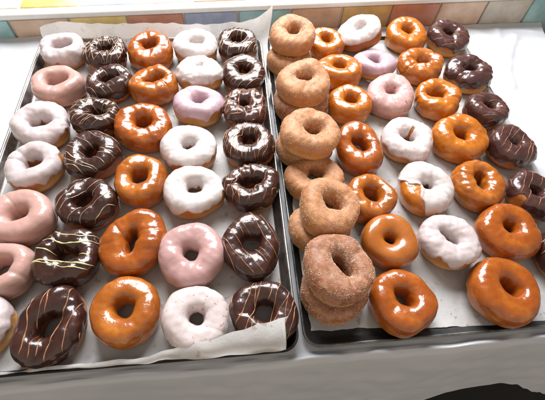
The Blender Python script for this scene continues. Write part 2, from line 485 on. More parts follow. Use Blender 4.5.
donut('L22', 'C', -30.01, 50.76, 4.25, 4.39, -2.3, -1.9, (0.42, 0.26, 25, 0.03, 0.04), 'chocolate donut with crisp slanted pale stripes, second from back in the left chocolate column', 111, mat='choc', lump=0.17, driz=({'ang': -48, 'gap': 0.75, 'rad': 0.05, 'wob': 0.14, 'mat': 'driz_light'},), k2=(0.04, 40))
donut('L23', 'C', -31.44, 41.72, 4.22, 4.28, -3.9, 2.1, (0.3, 0.44, 70, 0.1, 0.02), 'rough chocolate donut with tangled criss-cross drizzle, third in the left chocolate column', 124, mat='choc', lump=0.26, il=0.06, driz=({'ang': 35, 'gap': 0.6, 'rad': 0.05, 'wob': 0.25, 'mat': 'driz_light'}, {'ang': -20, 'gap': 1.1, 'rad': 0.05, 'wob': 0.25, 'mat': 'driz_light'}))
donut('L24', 'C', -30.66, 33.26, 4.38, 4.54, 2.1, 1.5, (0.33, 0.29, 0, 0.02, 0.02), 'chocolate donut with long slanting caramel lines around a reddish hole, fourth in its column', 137, mat='choc', lump=0.15, v0=-0.15, bare=((-50, 50, 0.25, 0),), driz=({'ang': -28, 'gap': 0.8, 'rad': 0.06, 'wob': 0.15, 'mat': 'driz_light'},))
donut('L25', 'C', -29.88, 23.63, 4.37, 4.33, -1.6, -0.9, (0.36, 0.28, 25, 0, 0), 'shiny chocolate donut with curved thin drizzle, just behind the yellow-drizzled one', 150, mat='choc', lump=0.18, v0=-0.1, il=0.03, driz=({'ang': 48, 'gap': 0.95, 'rad': 0.06, 'wob': 0.2, 'mat': 'driz_light'},))
donut('L26', 'C', -31.25, 14.74, 4.37, 4.51, 0.2, 0.7, (0.2, 0.42, 80, 0.02, 0.05), 'cracked chocolate donut with pale yellow zigzag drizzle near the left tray front', 163, mat='choc', lump=0.32, v0=-0.5, il=0.04, bare=((125, 16, 1.3, 0.5),), driz=({'ang': -10, 'gap': 0.95, 'rad': 0.105, 'wob': 0.22, 'mat': 'driz_yellow', 'cover': 0.62},))
donut('L27', 'C', -31.34, 5.46, 4.21, 4.78, 2.1, -0.8, (0.42, 0.28, 40, 0, 0.02), 'diamond-shaped chocolate donut with brown vertical stripes at the left tray front', 176, mat='choc', lump=0.22, k2=(0.085, 62), v0=-0.15, il=0.03, driz=({'ang': 84, 'gap': 1.05, 'rad': 0.085, 'wob': 0.14, 'mat': 'driz'},))
donut('L31', 'G', -23.29, 60.52, 4.66, 4.82, 3.7, -0.1, (0.37, 0.27, 0, 0, 0.12), 'tall red-amber glazed donut rearmost in the left glazed column, its glaze blistered', 189, mat='glaze_red', lump=0.17, il=0.035, v0=-0.95)
donut('L32', 'G', -21.96, 50.02, 4.54, 4.5, -3.6, -0.3, (0.44, 0.24, 30, 0.02, 0.04), 'amber glazed donut with an uneven slanting hole, second in the left glazed column', 202, mat='glaze', lump=0.2, il=0.025, k2=(0.03, 30))
donut('L33', 'G', -22.99, 39.39, 4.93, 4.89, 0.0, 2.0, (0.3, 0.3, 0, 0.02, 0.02), 'wide red-amber glazed donut with bright broken highlights, third in the left glazed column', 215, mat='glaze_red', lump=0.13, il=0.03)
donut('L34', 'G', -22.43, 27.69, 4.15, 4.67, -1.3, 0.7, (0.34, 0.3, 0, 0.0, 0.03), 'tall golden amber glazed donut with wrinkled lip, fourth in the left glazed column', 228, mat='glaze', lump=0.15, il=0.02)
donut('L35', 'G', -22.19, 16.66, 4.76, 4.79, 4.2, -2.4, (0.36, 0.17, 80, -0.02, 0), 'twisted lopsided amber glazed donut with a narrow slit hole', 241, mat='glaze_red', lump=0.12, k2=(0.075, 42), il=0.012)
donut('L36', 'G', -22.44, 6.54, 4.54, 4.57, -2.9, 0.5, (0.33, 0.28, -5, 0, 0.03), 'round golden amber glazed donut with a wide hole at the left tray front', 254, mat='glaze', lump=0.1, il=0.012, v0=-1.15)
donut('L41', 'W', -14.16, 61.69, 4.63, 4.54, -1.3, 1.9, (0.36, 0.264, 0, 0.05, 0.06), 'smooth snow white iced donut rearmost in the left tray, showing a bare lower side', 267, mat='white', v0=0.15, v1=3.35, drip=0.12, th=0.14)
donut('L42', 'W', -13.25, 53.05, 4.58, 4.4, -6.4, 1.0, (0.18, 0.15, 20, 0.02, 0.06), 'lumpy white iced donut with almost closed hole in the left tray', 280, mat='white', lump=0.24, il=0.045, v0=0.0, fine=0.03)
donut('L43', 'P', -13.48, 43.73, 4.76, 4.37, -6.8, 5.6, (0.33, 0.24, 25, 0.05, 0.05), 'lilac iced donut with bare lower right side in the left tray', 293, mat='lilac', lump=0.16, v0=-0.25, drip=0.2, bare=((-40, 42, 0.55, 0), (-105, 30, 0.4, 0)))
donut('L44', 'W', -14.91, 33.97, 4.84, 4.59, -1.8, -0.1, (0.28, 0.26, 0, 0, 0.02), 'white iced donut with a clean round hole, fourth in the white column', 306, mat='white', v0=0.12, v1=3.5, lump=0.1, drip=0.3)
donut('L45', 'W', -14.1, 24.93, 4.8, 4.57, -2.0, 3.3, (0.3, 0.25, 20, 0.02, 0.04), 'white iced donut whose icing drips down its left side over bare golden dough', 319, mat='white', v0=0.25, lump=0.12, drip=0.26, bare=((-155, 40, -0.75, 0),))
donut('L46', 'P', -13.96, 14.23, 4.68, 4.97, 4.8, -2.0, (0.26, 0.24, 0, 0, 0.0), 'smooth rose pink iced donut, only pink one in its left tray column front', 332, mat='rose', lump=0.11, v0=-0.4, il=0.015, drip=0.24)
donut('L47', 'W', -13.45, 4.96, 4.57, 4.22, 2.3, 3.8, (0.31, 0.27, 35, 0.03, 0.02), 'white iced donut with pinkish flecks, at the left tray front', 345, mat='white_speck', lump=0.1, v0=0.0, v1=3.4, drip=0.22)
donut('L51', 'C', -5.19, 62.47, 4.34, 4.39, -1.8, -0.8, (0.34, 0.28, 35, 0, 0.08), 'chocolate donut with broad pale streaks, rearmost of the column beside the tray divide', 358, mat='choc', lump=0.12, driz=({'ang': 62, 'gap': 0.7, 'rad': 0.085, 'wob': 0.12, 'mat': 'driz_light'},))
donut('L52', 'C', -4.51, 52.95, 4.38, 4.62, 2.0, 1.3, (0.33, 0.29, 30, 0.02, 0.03), 'round chocolate donut ringed with short fine pale stripes, second along the tray divide', 371, mat='choc', lump=0.1, driz=({'ang': 28, 'gap': 0.62, 'rad': 0.055, 'wob': 0.12, 'mat': 'driz_light'},))
donut('L53', 'C', -4.76, 42.94, 4.19, 4.24, -4.8, -0.1, (0.3, 0.28, 0, 0, 0.05), 'angular chocolate donut with torn icing and tan smears, third along the tray divide', 384, mat='choc_purple', lump=0.24, v0=-0.1, drip=0.34, il=0.05, driz=({'ang': 80, 'gap': 1.1, 'rad': 0.1, 'wob': 0.15}, {'ang': 12, 'gap': 1.05, 'rad': 0.08, 'wob': 0.2}))
donut('L54', 'C', -4.64, 34.18, 4.61, 4.52, -3.5, -0.5, (0.32, 0.28, 20, 0.02, 0.06), 'wide chocolate donut with steep tan drizzle, fourth along the tray divide', 397, mat='choc', lump=0.14, v0=-0.15, driz=({'ang': 68, 'gap': 0.68, 'rad': 0.07, 'wob': 0.2, 'zig': 0.06},))
donut('L55', 'C', -4.64, 25.0, 4.65, 4.26, -6.4, -2.2, (0.4, 0.22, 8, 0.0, 0.06), 'dark chocolate donut with oval hole and loopy brown drizzle, fifth along the tray divide', 410, mat='choc', lump=0.2, v0=-0.35, il=0.03, driz=({'ang': 66, 'gap': 0.66, 'rad': 0.07, 'wob': 0.26, 'zig': 0.1, 'mat': 'driz_dark'},))
donut('L56', 'C', -5.46, 14.96, 4.22, 5.18, 2.8, -0.9, (0.33, 0.31, 30, 0.0, 0.06), 'tall chocolate donut with steep thin tan lines and paper showing through its hole', 423, mat='choc', lump=0.1, v0=-0.15, driz=({'ang': -62, 'gap': 0.78, 'rad': 0.06, 'wob': 0.08},))
donut('L57', 'C', -4.35, 4.97, 4.56, 4.35, 0.8, -0.7, (0.36, 0.3, 20, 0.0, -0.0), 'chocolate donut tucked under the curled parchment at the left tray front corner', 436, H=4.0, mat='choc', lump=0.12, v0=-0.5, driz=({'ang': 62, 'gap': 1.0, 'rad': 0.07, 'wob': 0.12}, {'ang': 74, 'gap': 2.0, 'rad': 0.06, 'wob': 0.1}))
donut('R11b', 'S', 5.39, 57.93, 4.79, 4.71, 0.7, -0.4, (0.25, 0.25, 0), 'flattened cinnamon sugar donut underneath the rearmost stack', 449, H=3.9, dough='cinn', lump=0.16)
donut('R12b', 'S', 6.12, 44.57, 5.52, 4.78, -4.2, -1.9, (0.25, 0.25, 0), 'cinnamon sugar donut mostly hidden underneath the second stack from the back', 462, H=3.9, dough='cinn_dark', lump=0.2)
donut('R13b', 'S', 5.21, 33.73, 5.08, 4.6, -3, -0.0, (0.25, 0.25, 0), 'cinnamon sugar donut peeping out underneath the third stack from the back', 475, H=3.8, dough='cinn', lump=0.18)
donut('R14', 'S', 5.9, 26.49, 5.08, 4.61, -3.9, -0.7, (0.3, 0.32, 40, 0.02, 0.05), 'lone low cinnamon sugar donut with a wide hole, lying between two stacks', 488, H=4.0, dough='cinn', lump=0.13, grains=3000)
donut('R15b', 'S', 5.22, 17.15, 4.74, 4.4, -4.0, 0.9, (0.25, 0.25, 0), 'golden cinnamon sugar donut jutting out left underneath the second stack from the front', 501, H=3.8, dough='cinn', lump=0.15)
donut('R16b', 'S', 5.63, 7.15, 4.79, 4.46, -3.7, 0.0, (0.25, 0.25, 0), 'dark cinnamon sugar donut at the bottom of the front stack', 514, H=3.9, dough='cinn_dark', lump=0.15, clump=0.1, grains=3200)
donut('R11', 'S', 5.92, 60.61, 4.57, 4.74, 12, -0.9, (0.22, 0.27, -45, 0.05, 0.06), 'smooth golden cinnamon donut on top of the rearmost stack, facing the camera', 527, H=4.0, z0=3.85, dough='cinn', lump=0.1, clump=0.02)
donut('R12', 'S', 6.29, 46.07, 5.1, 4.8, 6.8, -0.6, (0.29, 0.2, 0, 0.03, 0.08), 'bulky cinnamon sugar donut on top of the second stack from the back', 540, H=4.3, z0=3.85, dough='cinn', lump=0.17, clump=0.0)
donut('R13', 'S', 5.21, 33.33, 5.1, 4.82, 0.2, 9.1, (0.34, 0.24, 5, 0.03, 0.02), 'golden cinnamon donut with an oval hole on top of the third stack from the back', 553, H=4.0, z0=3.85, dough='cinn', lump=0.12)
donut('R15', 'S', 6.07, 18.79, 4.63, 4.72, -0.6, 5.5, (0.36, 0.24, -35, 0.06, 0.05), 'heavily sugared cinnamon donut with a slanting hole topping the second stack from the front', 566, H=4.1, z0=3.85, dough='cinn', lump=0.1, clump=0.22, grains=3600)
donut('R16', 'S', 5.42, 8.94, 4.74, 5.0, -4.0, 8.7, (0.4, 0.22, -62, 0.06, 0.02), 'dark sugar-crusted cinnamon donut with a pointed slit hole topping the front stack', 579, H=4.2, z0=3.85, dough='cinn_dark', lump=0.13, clump=0.36, grains=3800)
donut('R21', 'G', 13.88, 62.57, 4.02, 4.4, 0.9, -0.1, (0.28, 0.3, 90, 0.05, 0.02), 'small glossy orange glazed donut rearmost in the column beside the cinnamon stacks', 592, mat='glaze_gold', lump=0.12, il=0.02)
donut('R22', 'G', 15.13, 52.83, 4.81, 4.4, -8.8, -1.1, (0.33, 0.26, 0, 0.02, 0.05), 'broad low golden glazed donut, second in the column beside the cinnamon stacks', 605, mat='glaze_gold', lump=0.13, il=0.015)
donut('R23', 'G', 15.43, 43.69, 4.2, 4.31, -2.9, -1.4, (0.3, 0.32, 60, 0.05, 0.02), 'rounded golden glazed donut, third in the column beside the cinnamon stacks', 618, mat='glaze_gold', lump=0.1, il=0.012)
donut('R24', 'G', 14.88, 32.85, 4.2, 5.06, 7.2, -4.1, (0.4, 0.24, -55, 0.0, 0.06), 'long red-amber glazed donut with a slanting hole, fourth beside the cinnamon stacks', 631, mat='glaze_red', lump=0.12, k2=(0.05, 110), il=0.01)
donut('R25', 'G', 14.41, 22.14, 4.07, 4.24, -1.1, -2.7, (0.3, 0.34, 60, 0.05, 0.04), 'amber glazed donut tucked behind the heavily sugared stack', 644, mat='glaze', lump=0.12, il=0.015)
donut('R26', 'G', 15.7, 14.36, 4.3, 4.32, 1.3, -4.6, (0.2, 0.2, 0, -0.02, 0.0), 'perfectly smooth caramel glazed donut with a small dimple hole', 657, mat='glaze_smooth', lump=0.03, fine=0.003, th=0.14)
donut('R27', 'G', 14.88, 4.88, 4.41, 4.74, -4.4, -1.0, (0.34, 0.22, -55, 0.02, 0.06), 'caramel amber glazed donut with a slanting pointed hole, frontmost beside the cinnamon stacks', 670, mat='glaze_red', lump=0.09, il=0.01, fine=0.01)
donut('R31', 'W', 22.66, 64.51, 4.89, 4.64, -3, -25, (0.24, 0.2, 5, 0.12, 0.08), 'white iced donut propped on edge, its bare brown side showing, rearmost in right tray', 683, mat='white', v0=0.2, v1=3.5, drip=0.05, lump=0.12, il=0.02, dough='dough_dark')
donut('R32', 'P', 23.34, 55.36, 4.54, 4.25, -8.1, -1.5, (0.32, 0.3, -40, -0.04, 0.0), 'flat lilac iced donut behind the larger pink one in the right tray', 696, mat='lilac', v0=-0.15, lump=0.12, th=0.11, H=3.6)
donut('R33', 'P', 24.21, 45.88, 4.68, 4.94, 4.6, -4.7, (0.24, 0.21, 0, 0.0, 0.06), 'plump pink glazed donut with dark specks in the right tray', 709, mat='blush', v0=-0.85, lump=0.09, il=0.012)
donut('R34', 'W', 24.32, 34.18, 4.61, 4.74, 0.7, -5.2, (0.36, 0.22, -25, -0.0, 0.03), 'white iced donut with a cracked ring baring brown dough beside its hole', 722, mat='white_speck', v0=0.1, lump=0.11, il=0.03, bare=((48, 15, 1.1, 1.3), (195, 26, 0, 0.6)))
donut('R35', 'W', 24.32, 23.71, 4.59, 4.9, 1.5, -3.4, (0.24, 0.2, -30, 0.05, 0.02), 'thickly white iced donut with bare golden dough along its left side', 735, mat='white', v0=-0.1, lump=0.12, il=0.03, th=0.18, drip=0.3, bare=((205, 50, 1.55, 0),), dough='glaze_gold')
donut('R36', 'W', 24.87, 13.45, 4.27, 4.57, -3.3, -5.4, (0.38, 0.17, -55, 0.0, 0.03), 'knobbly white iced donut with a narrow slanting hole, frontmost white in the right tray', 748, mat='white_thin', v0=0.1, lump=0.09, il=0.024, th=0.14, drip=0.34, k2=(0.05, -40))
donut('R41', 'G', 33.22, 65.5, 4.51, 4.74, 5.1, -2.4, (0.24, 0.24, 0, 0.0, 0.06), 'tall golden glazed donut rearmost in the right glazed column', 761, mat='glaze_gold', lump=0.09, il=0.012)
donut('R42', 'G', 33.23, 54.95, 4.74, 4.64, 2.0, -1.2, (0.32, 0.25, -20, 0.08, -0.02), 'knotted amber glazed donut with a pinched upright bump on its left side', 774, mat='glaze', lump=0.24, il=0.022, fine=0.03)
donut('R43', 'G', 33.76, 44.5, 4.39, 4.64, -1.1, -5.6, (0.38, 0.28, -15, -0.08, 0.1), 'golden glazed donut with one bright pale side and bubbly glaze, third in its column', 787, mat='glaze_gold', lump=0.17, il=0.035)
donut('R44', 'G', 34.39, 34.41, 4.9, 5.0, 4.6, -4.3, (0.27, 0.3, -60, 0.0, 0.0), 'largest golden amber glazed donut, mid right tray beside two striped chocolate ones', 800, mat='glaze_gold', lump=0.12, il=0.03)
donut('R45', 'G', 33.82, 23.93, 4.15, 4.71, 0.6, -0.2, (0.4, 0.26, 75, 0.0, 0.06), 'wrinkled amber glazed donut with ridged lip and upright oval hole', 813, mat='glaze', lump=0.15, il=0.028, fine=0.03)
donut('R46', 'G', 35.13, 14.8, 4.65, 4.91, 0.4, -1.7, (0.22, 0.22, 0, 0.02, 0.08), 'broad smooth orange glazed donut with a small round hole near the right frame edge', 826, mat='glaze_red', lump=0.08, il=0.012, v0=-0.9)
donut('R47', 'G', 30.03, 5.5, 4.95, 4.98, -0.5, 3.5, (0.3, 0.24, -50, 0.1, 0.0), 'big glossy orange glazed donut frontmost in the right tray', 839, mat='glaze_red', lump=0.06, il=0.008, v0=-0.75)
donut('R51', 'C', 42.68, 64.47, 4.55, 4.84, 5.4, -0.0, (0.3, 0.24, 0, -0.02, 0.1), 'chocolate topped donut on pale dough rearmost in the far right column', 852, mat='choc_purple', dough='dough', v0=0.1, lump=0.14, il=0.03, driz=({'ang': -18, 'gap': 1.5, 'rad': 0.06, 'wob': 0.3, 'mat': 'driz_dark'},))
donut('R52', 'C', 43.07, 52.17, 4.76, 4.79, 2.1, -1.2, (0.36, 0.2, 5, 0.04, 0.08), 'chocolate donut with rough thick icing and golden hole, second in the far right column', 865, mat='choc_purple', dough='dough', v0=0.0, lump=0.22, il=0.06, th=0.18)
donut('R53', 'C', 42.53, 41.14, 4.03, 4.13, -2.6, 0.2, (0.3, 0.24, -10, 0.0, 0.02), 'small chocolate donut with faint reddish lines, third in the far right column', 878, mat='choc_purple', v0=-0.1, lump=0.1, il=0.02, driz=({'ang': -25, 'gap': 0.9, 'rad': 0.05, 'wob': 0.15, 'mat': 'driz_dark'},))
donut('R54', 'C', 43.1, 31.96, 4.3, 4.38, 2.7, 4.6, (0.28, 0.22, -30, 0.0, 0.0), 'chocolate donut with slanted thin tan stripes, fourth in the far right column', 891, mat='choc_purple', v0=-0.2, lump=0.14, il=0.03, driz=({'ang': 48, 'gap': 0.8, 'rad': 0.055, 'wob': 0.12},))
donut('R55', 'C', 42.31, 21.43, 4.07, 4.48, 1.4, 4.4, (0.3, 0.26, 0, -0.02, 0.0), 'chocolate donut with a bare golden gash on its left, half past the right frame edge', 904, mat='choc_purple', dough='dough', v0=-0.3, lump=0.16, il=0.03, bare=((200, 16, 1.2, 0.2),), driz=({'ang': 60, 'gap': 0.95, 'rad': 0.05, 'wob': 0.15},))
donut('R56', 'C', 42.74, 10.09, 4.33, 4.65, 1.6, -1.2, (0.28, 0.28, 0), 'dark chocolate donut barely entering at the right frame edge beside a big orange one', 917, mat='choc', v0=-0.5, lump=0.14, driz=({'ang': 40, 'gap': 0.7, 'rad': 0.06, 'wob': 0.2, 'mat': 'driz_light'},))

# ------------------------------------------------------------------ sheet pans
def rrect(x0, x1, y0, y1, r, n=8):
    out = []
    for cx, cy, a0 in ((x1 - r, y1 - r, 0), (x0 + r, y1 - r, 90), (x0 + r, y0 + r, 180), (x1 - r, y0 + r, 270)):
        for i in range(n + 1):
            a = math.radians(a0 + 90 * i / n); out.append((cx + r * math.cos(a), cy + r * math.sin(a)))
    # add points along the straight sides
    res = []
    for i, p in enumerate(out):
        q = out[(i + 1) % len(out)]; res.append(p)
        d = math.hypot(q[0] - p[0], q[1] - p[1])
        if d > 5:
            k = int(d / 3)
            for j in range(1, k): res.append((p[0] + (q[0] - p[0]) * j / k, p[1] + (q[1] - p[1]) * j / k))
    return res

def pan(name, label, x0, x1, y0, y1, zr, mb, mr, seed):
    root = empty(name, label, 'tray', ((x0 + x1) / 2, (y0 + y1) / 2, 0), group='sheet pans side by side on the cloth')
    off = np.array([(x0 + x1) / 2, (y0 + y1) / 2, 0])
    nz = make_noise(seed)
    # profile: (inset from the rim line, z): inside floor -> wall -> lip -> outside wall -> base
    prof = [(1.75, .30), (1.25, .38), (1.0, .62), (.50, zr - .25), (.32, zr), (.05, zr - .02), (.02, zr - .15), (.30, zr - .22), (.78, .45), (1.05, .16), (1.6, .10)]
    loops = []
    for ins, z in prof:
        L = np.array([(a, b, z) for a, b in rrect(x0 + ins, x1 - ins, y0 + ins, y1 - ins, max(.6, 2.2 - ins * .55))])
        w = .06 * nz(L * [1, 1, 0], 23) * min(1, z / zr)
        L[:, 2] += w
        loops.append(L - off)
    n = len(loops[0]); V = np.concatenate(loops); F = []
    for i in range(len(loops) - 1):
        for j in range(n):
            a, b = i * n + j, i * n + (j + 1) % n
            F.append((a, a + n, b + n, b))
    F.append(tuple(range(n))); F.append(tuple(range((len(loops) - 1) * n, len(loops) * n))[::-1])
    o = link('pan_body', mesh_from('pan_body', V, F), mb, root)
    # rolled rim bead
    k = 8; rim = np.array([(a, b, zr) for a, b in rrect(x0 + .16, x1 - .16, y0 + .16, y1 - .16, 2.1)])
    rim[:, 2] += .06 * nz(rim * [1, 1, 0], 23) + .02
    V, F = [], []
    m = len(rim)
    for i in range(m):
        t = rim[(i + 1) % m] - rim[i - 1]; t /= np.linalg.norm(t); s = np.array([t[1], -t[0], 0])
        for j in range(k):
            a = 2 * PI * j / k; V.append(rim[i] + s * .20 * math.cos(a) + np.array([0, 0, .17 * math.sin(a)]) - off)
    F = grid_faces(m, k, True, True)
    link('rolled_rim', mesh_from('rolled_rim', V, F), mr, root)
    return root

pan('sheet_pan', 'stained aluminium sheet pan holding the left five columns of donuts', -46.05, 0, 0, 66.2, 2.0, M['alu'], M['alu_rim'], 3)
pan('sheet_pan', 'blackened sheet pan holding cinnamon stacks and the right columns of donuts', .75, 47.9, .35, 67.6, 1.2, M['black_pan'], M['black_rim'], 4)

# ------------------------------------------------------------------ parchment
def interp(x, t): return np.interp(x, [p[0] for p in t], [p[1] for p in t])

def left_paper():
    nz = make_noise(21)
    xs = np.concatenate([np.linspace(-44.9, -2.2, 110), np.linspace(-2.0, -1.0, 14)])
    q = np.concatenate([np.zeros(110), np.linspace(0, 1, 14)])
    FY = [(-46, .5), (-36, .6), (-28, .72), (-19, .78), (-14.6, 1.3), (-7, 2.42), (-2.4, 3.3), (-1, 3.5)]
    FZ = [(-46, 2.1), (-36, 2.25), (-28, 2.4), (-19, 3.0), (-14.6, 4.4), (-7, 5.3), (-2.4, 5.7), (-1, 5.7)]
    BZ = [(-46.6, 3.2), (-44.5, 4.0), (-41.6, 4.9), (-32, 4.5), (-20, 4.7), (-9, 4.5), (-3, 5.2), (-.5, 6.0)]
    V = []; m = None
    for x, qq in zip(xs, q):
        fy, fz = interp(x, FY), interp(x, FZ); bz = interp(x, BZ)
        k = np.clip((fz - 2.4) / 2.6, 0, 1)
        ctl = [(fy, fz), (fy * .36, 2.3 + (fz - 2.3) * .90), (fy * .08 - .08 * k, 2.3 + (fz - 2.3) * .62), (.02 - .12 * k, 2.25), (.45, 1.6), (1.0, .75), (1.5, .42), (3, .38)]
        ctl += [(yy, .38) for yy in np.arange(5, 63, 2)]
        ctl += [(63.6, .42), (64.8, .8), (65.9, 1.9), (66.7, 3.2), (67.2 , .45 * bz + .55 * 3.3 if bz > 3.3 else bz - .05), (67.5, bz)]
        C = np.array(ctl, float)
        # resample with a smooth curve
        s = np.concatenate([[0], np.cumsum(np.hypot(*np.diff(C, axis=0).T))])
        t = np.concatenate([np.linspace(0, s[7], 26)[:-1], np.linspace(s[7], s[-7], 70)[:-1], np.linspace(s[-7], s[-1], 22)])
        yy = np.interp(t, s, C[:, 0]); zz = np.interp(t, s, C[:, 1])
        for _ in range(8):
            yy[1:-1] = (yy[:-2] + 2 * yy[1:-1] + yy[2:]) / 4; zz[1:-1] = (zz[:-2] + 2 * zz[1:-1] + zz[2:]) / 4
        m = len(t)
        w = sstep(40, 52, yy); wb = sstep(58, 67.4, yy)
        X = x + qq * (w * (1.7 + .5 * np.sin(yy * .55)) + 2.0 * wb ** 2) - .4 * (1 - w) * qq
        X = X - 1.3 * sstep(62, 67.5, yy) * sstep(-40, -46, x) - qq * 1.0 * sstep(3.8, 2.2, yy)
        Z = zz + (qq ** 1.3) * w * (2.1 + .25 * np.sin(yy * 1.3)) * (1 - .5 * wb) + (qq ** 1.5) * wb ** 2 * 1.9
        V.append(np.stack([X, yy, Z], -1))
    V = np.array(V)
    nn = nz(V, 9.0); nf = nz(V + 5, 3.3)
    fl = (V[..., 2] < .6)
    V[..., 2] += np.where(fl, .05 * np.clip(nn, -.6, 2) , 0)
    V[..., 1] += np.where(fl, 0, .10 * nn + .05 * nf)
    V[..., 2] += np.where(V[..., 2] > 2.1, .08 * nf, 0)
    # outer corner of the back flap is cut on a slant
    return mesh_from('parchment_paper', V.reshape(-1, 3), grid_faces(V.shape[0], m))

tag(link('parchment_paper', left_paper(), M['paper']), 'white parchment lining the left tray, its back and front edges curling up', 'parchment', 'parchment sheets lining the trays')

def right_paper():
    nz = make_noise(23)
    xs = np.linspace(2.0, 47.8, 110)
    FY = [(0, 2.75), (6, 2.6), (13, 2.35), (20, 1.75), (28, 1.3), (36, .95), (48, .9)]
    V = []
    for x in xs:
        fy = interp(x, FY) + .09 * math.sin(x * .9) + .04 * math.sin(x * 2.3) + .02 * math.sin(x * 6.1)
        yy = np.linspace(fy, 66.4, 130)
        z = .38 + 0 * yy
        z = z + .98 * sstep(46.0, 47.5, x) + .7 * sstep(65.6, 66.5, yy)
        z = z + np.where(yy < 3.2, .12 * (1 + math.sin(x * .7)) * sstep(3.2, 1.0, yy), 0)
        V.append(np.stack([x + 0 * yy, yy, z], -1))
    V = np.array(V)
    V[..., 2] += .05 * np.clip(nz(V, 8.0), -.6, 2)
    return mesh_from('parchment_paper', V.reshape(-1, 3), grid_faces(110, 130))
tag(link('parchment_paper', right_paper(), M['paper']), 'flat greyish parchment lining the right tray, ending just short of its front wall', 'parchment', 'parchment sheets lining the trays')

def loose_sugar():
    r = np.random.RandomState(77); V, F = [], []
    tet = np.array([[1, 1, 1], [1, -1, -1], [-1, 1, -1], [-1, -1, 1]]) / math.sqrt(3)
    for i in range(1500):
        x = 5.5 + r.normal() * 4.2; y = r.uniform(2.5, 62)
        if not 2.2 < x < 16: continue
        q, _ = np.linalg.qr(r.normal(size=(3, 3))); sz = r.uniform(.03, .075); b = len(V)
        V.extend(list((tet @ q) * sz + np.array([x, y, .50])))
        F += [(b, b + 1, b + 2), (b, b + 3, b + 1), (b, b + 2, b + 3), (b + 1, b + 3, b + 2)]
    return mesh_from('loose_sugar', V, F)
ls = tag(link('loose_sugar', loose_sugar(), M['sugar'], None, False), 'loose cinnamon sugar grains scattered on the paper round the cinnamon stacks', 'sugar'); ls['kind'] = 'stuff'

def crumbs():
    r = np.random.RandomState(78); V, F = [], []
    for i in range(420):
        left = r.rand() < .5
        x = r.uniform(-44, -1.8) if left else r.uniform(2.6, 45.6); y = r.uniform(3, 63)
        sz = r.uniform(.03, .11) * r.uniform(.5, 1); b = len(V)
        P = r.normal(size=(6, 3)); P /= np.linalg.norm(P, axis=1)[:, None]
        P = np.array([[1, 0, 0], [-1, 0, 0], [0, 1, 0], [0, -1, 0], [0, 0, 1], [0, 0, -1]]) + P * .35
        V.extend(list(P * sz + np.array([x, y, .46])))
        F += [tuple(b + k for k in t) for t in ((0, 2, 4), (2, 1, 4), (1, 3, 4), (3, 0, 4), (2, 0, 5), (1, 2, 5), (3, 1, 5), (0, 3, 5))]
    return mesh_from('crumbs', V, F)
cr = tag(link('crumbs', crumbs(), M['dough']), 'tiny brown crumbs and icing flakes scattered over the parchment between donuts', 'crumbs'); cr['kind'] = 'stuff'

# ------------------------------------------------------------------ table and cloth
SILL_K = .0435
def sill_y(x): return 69.6 + (x + 56) * SILL_K

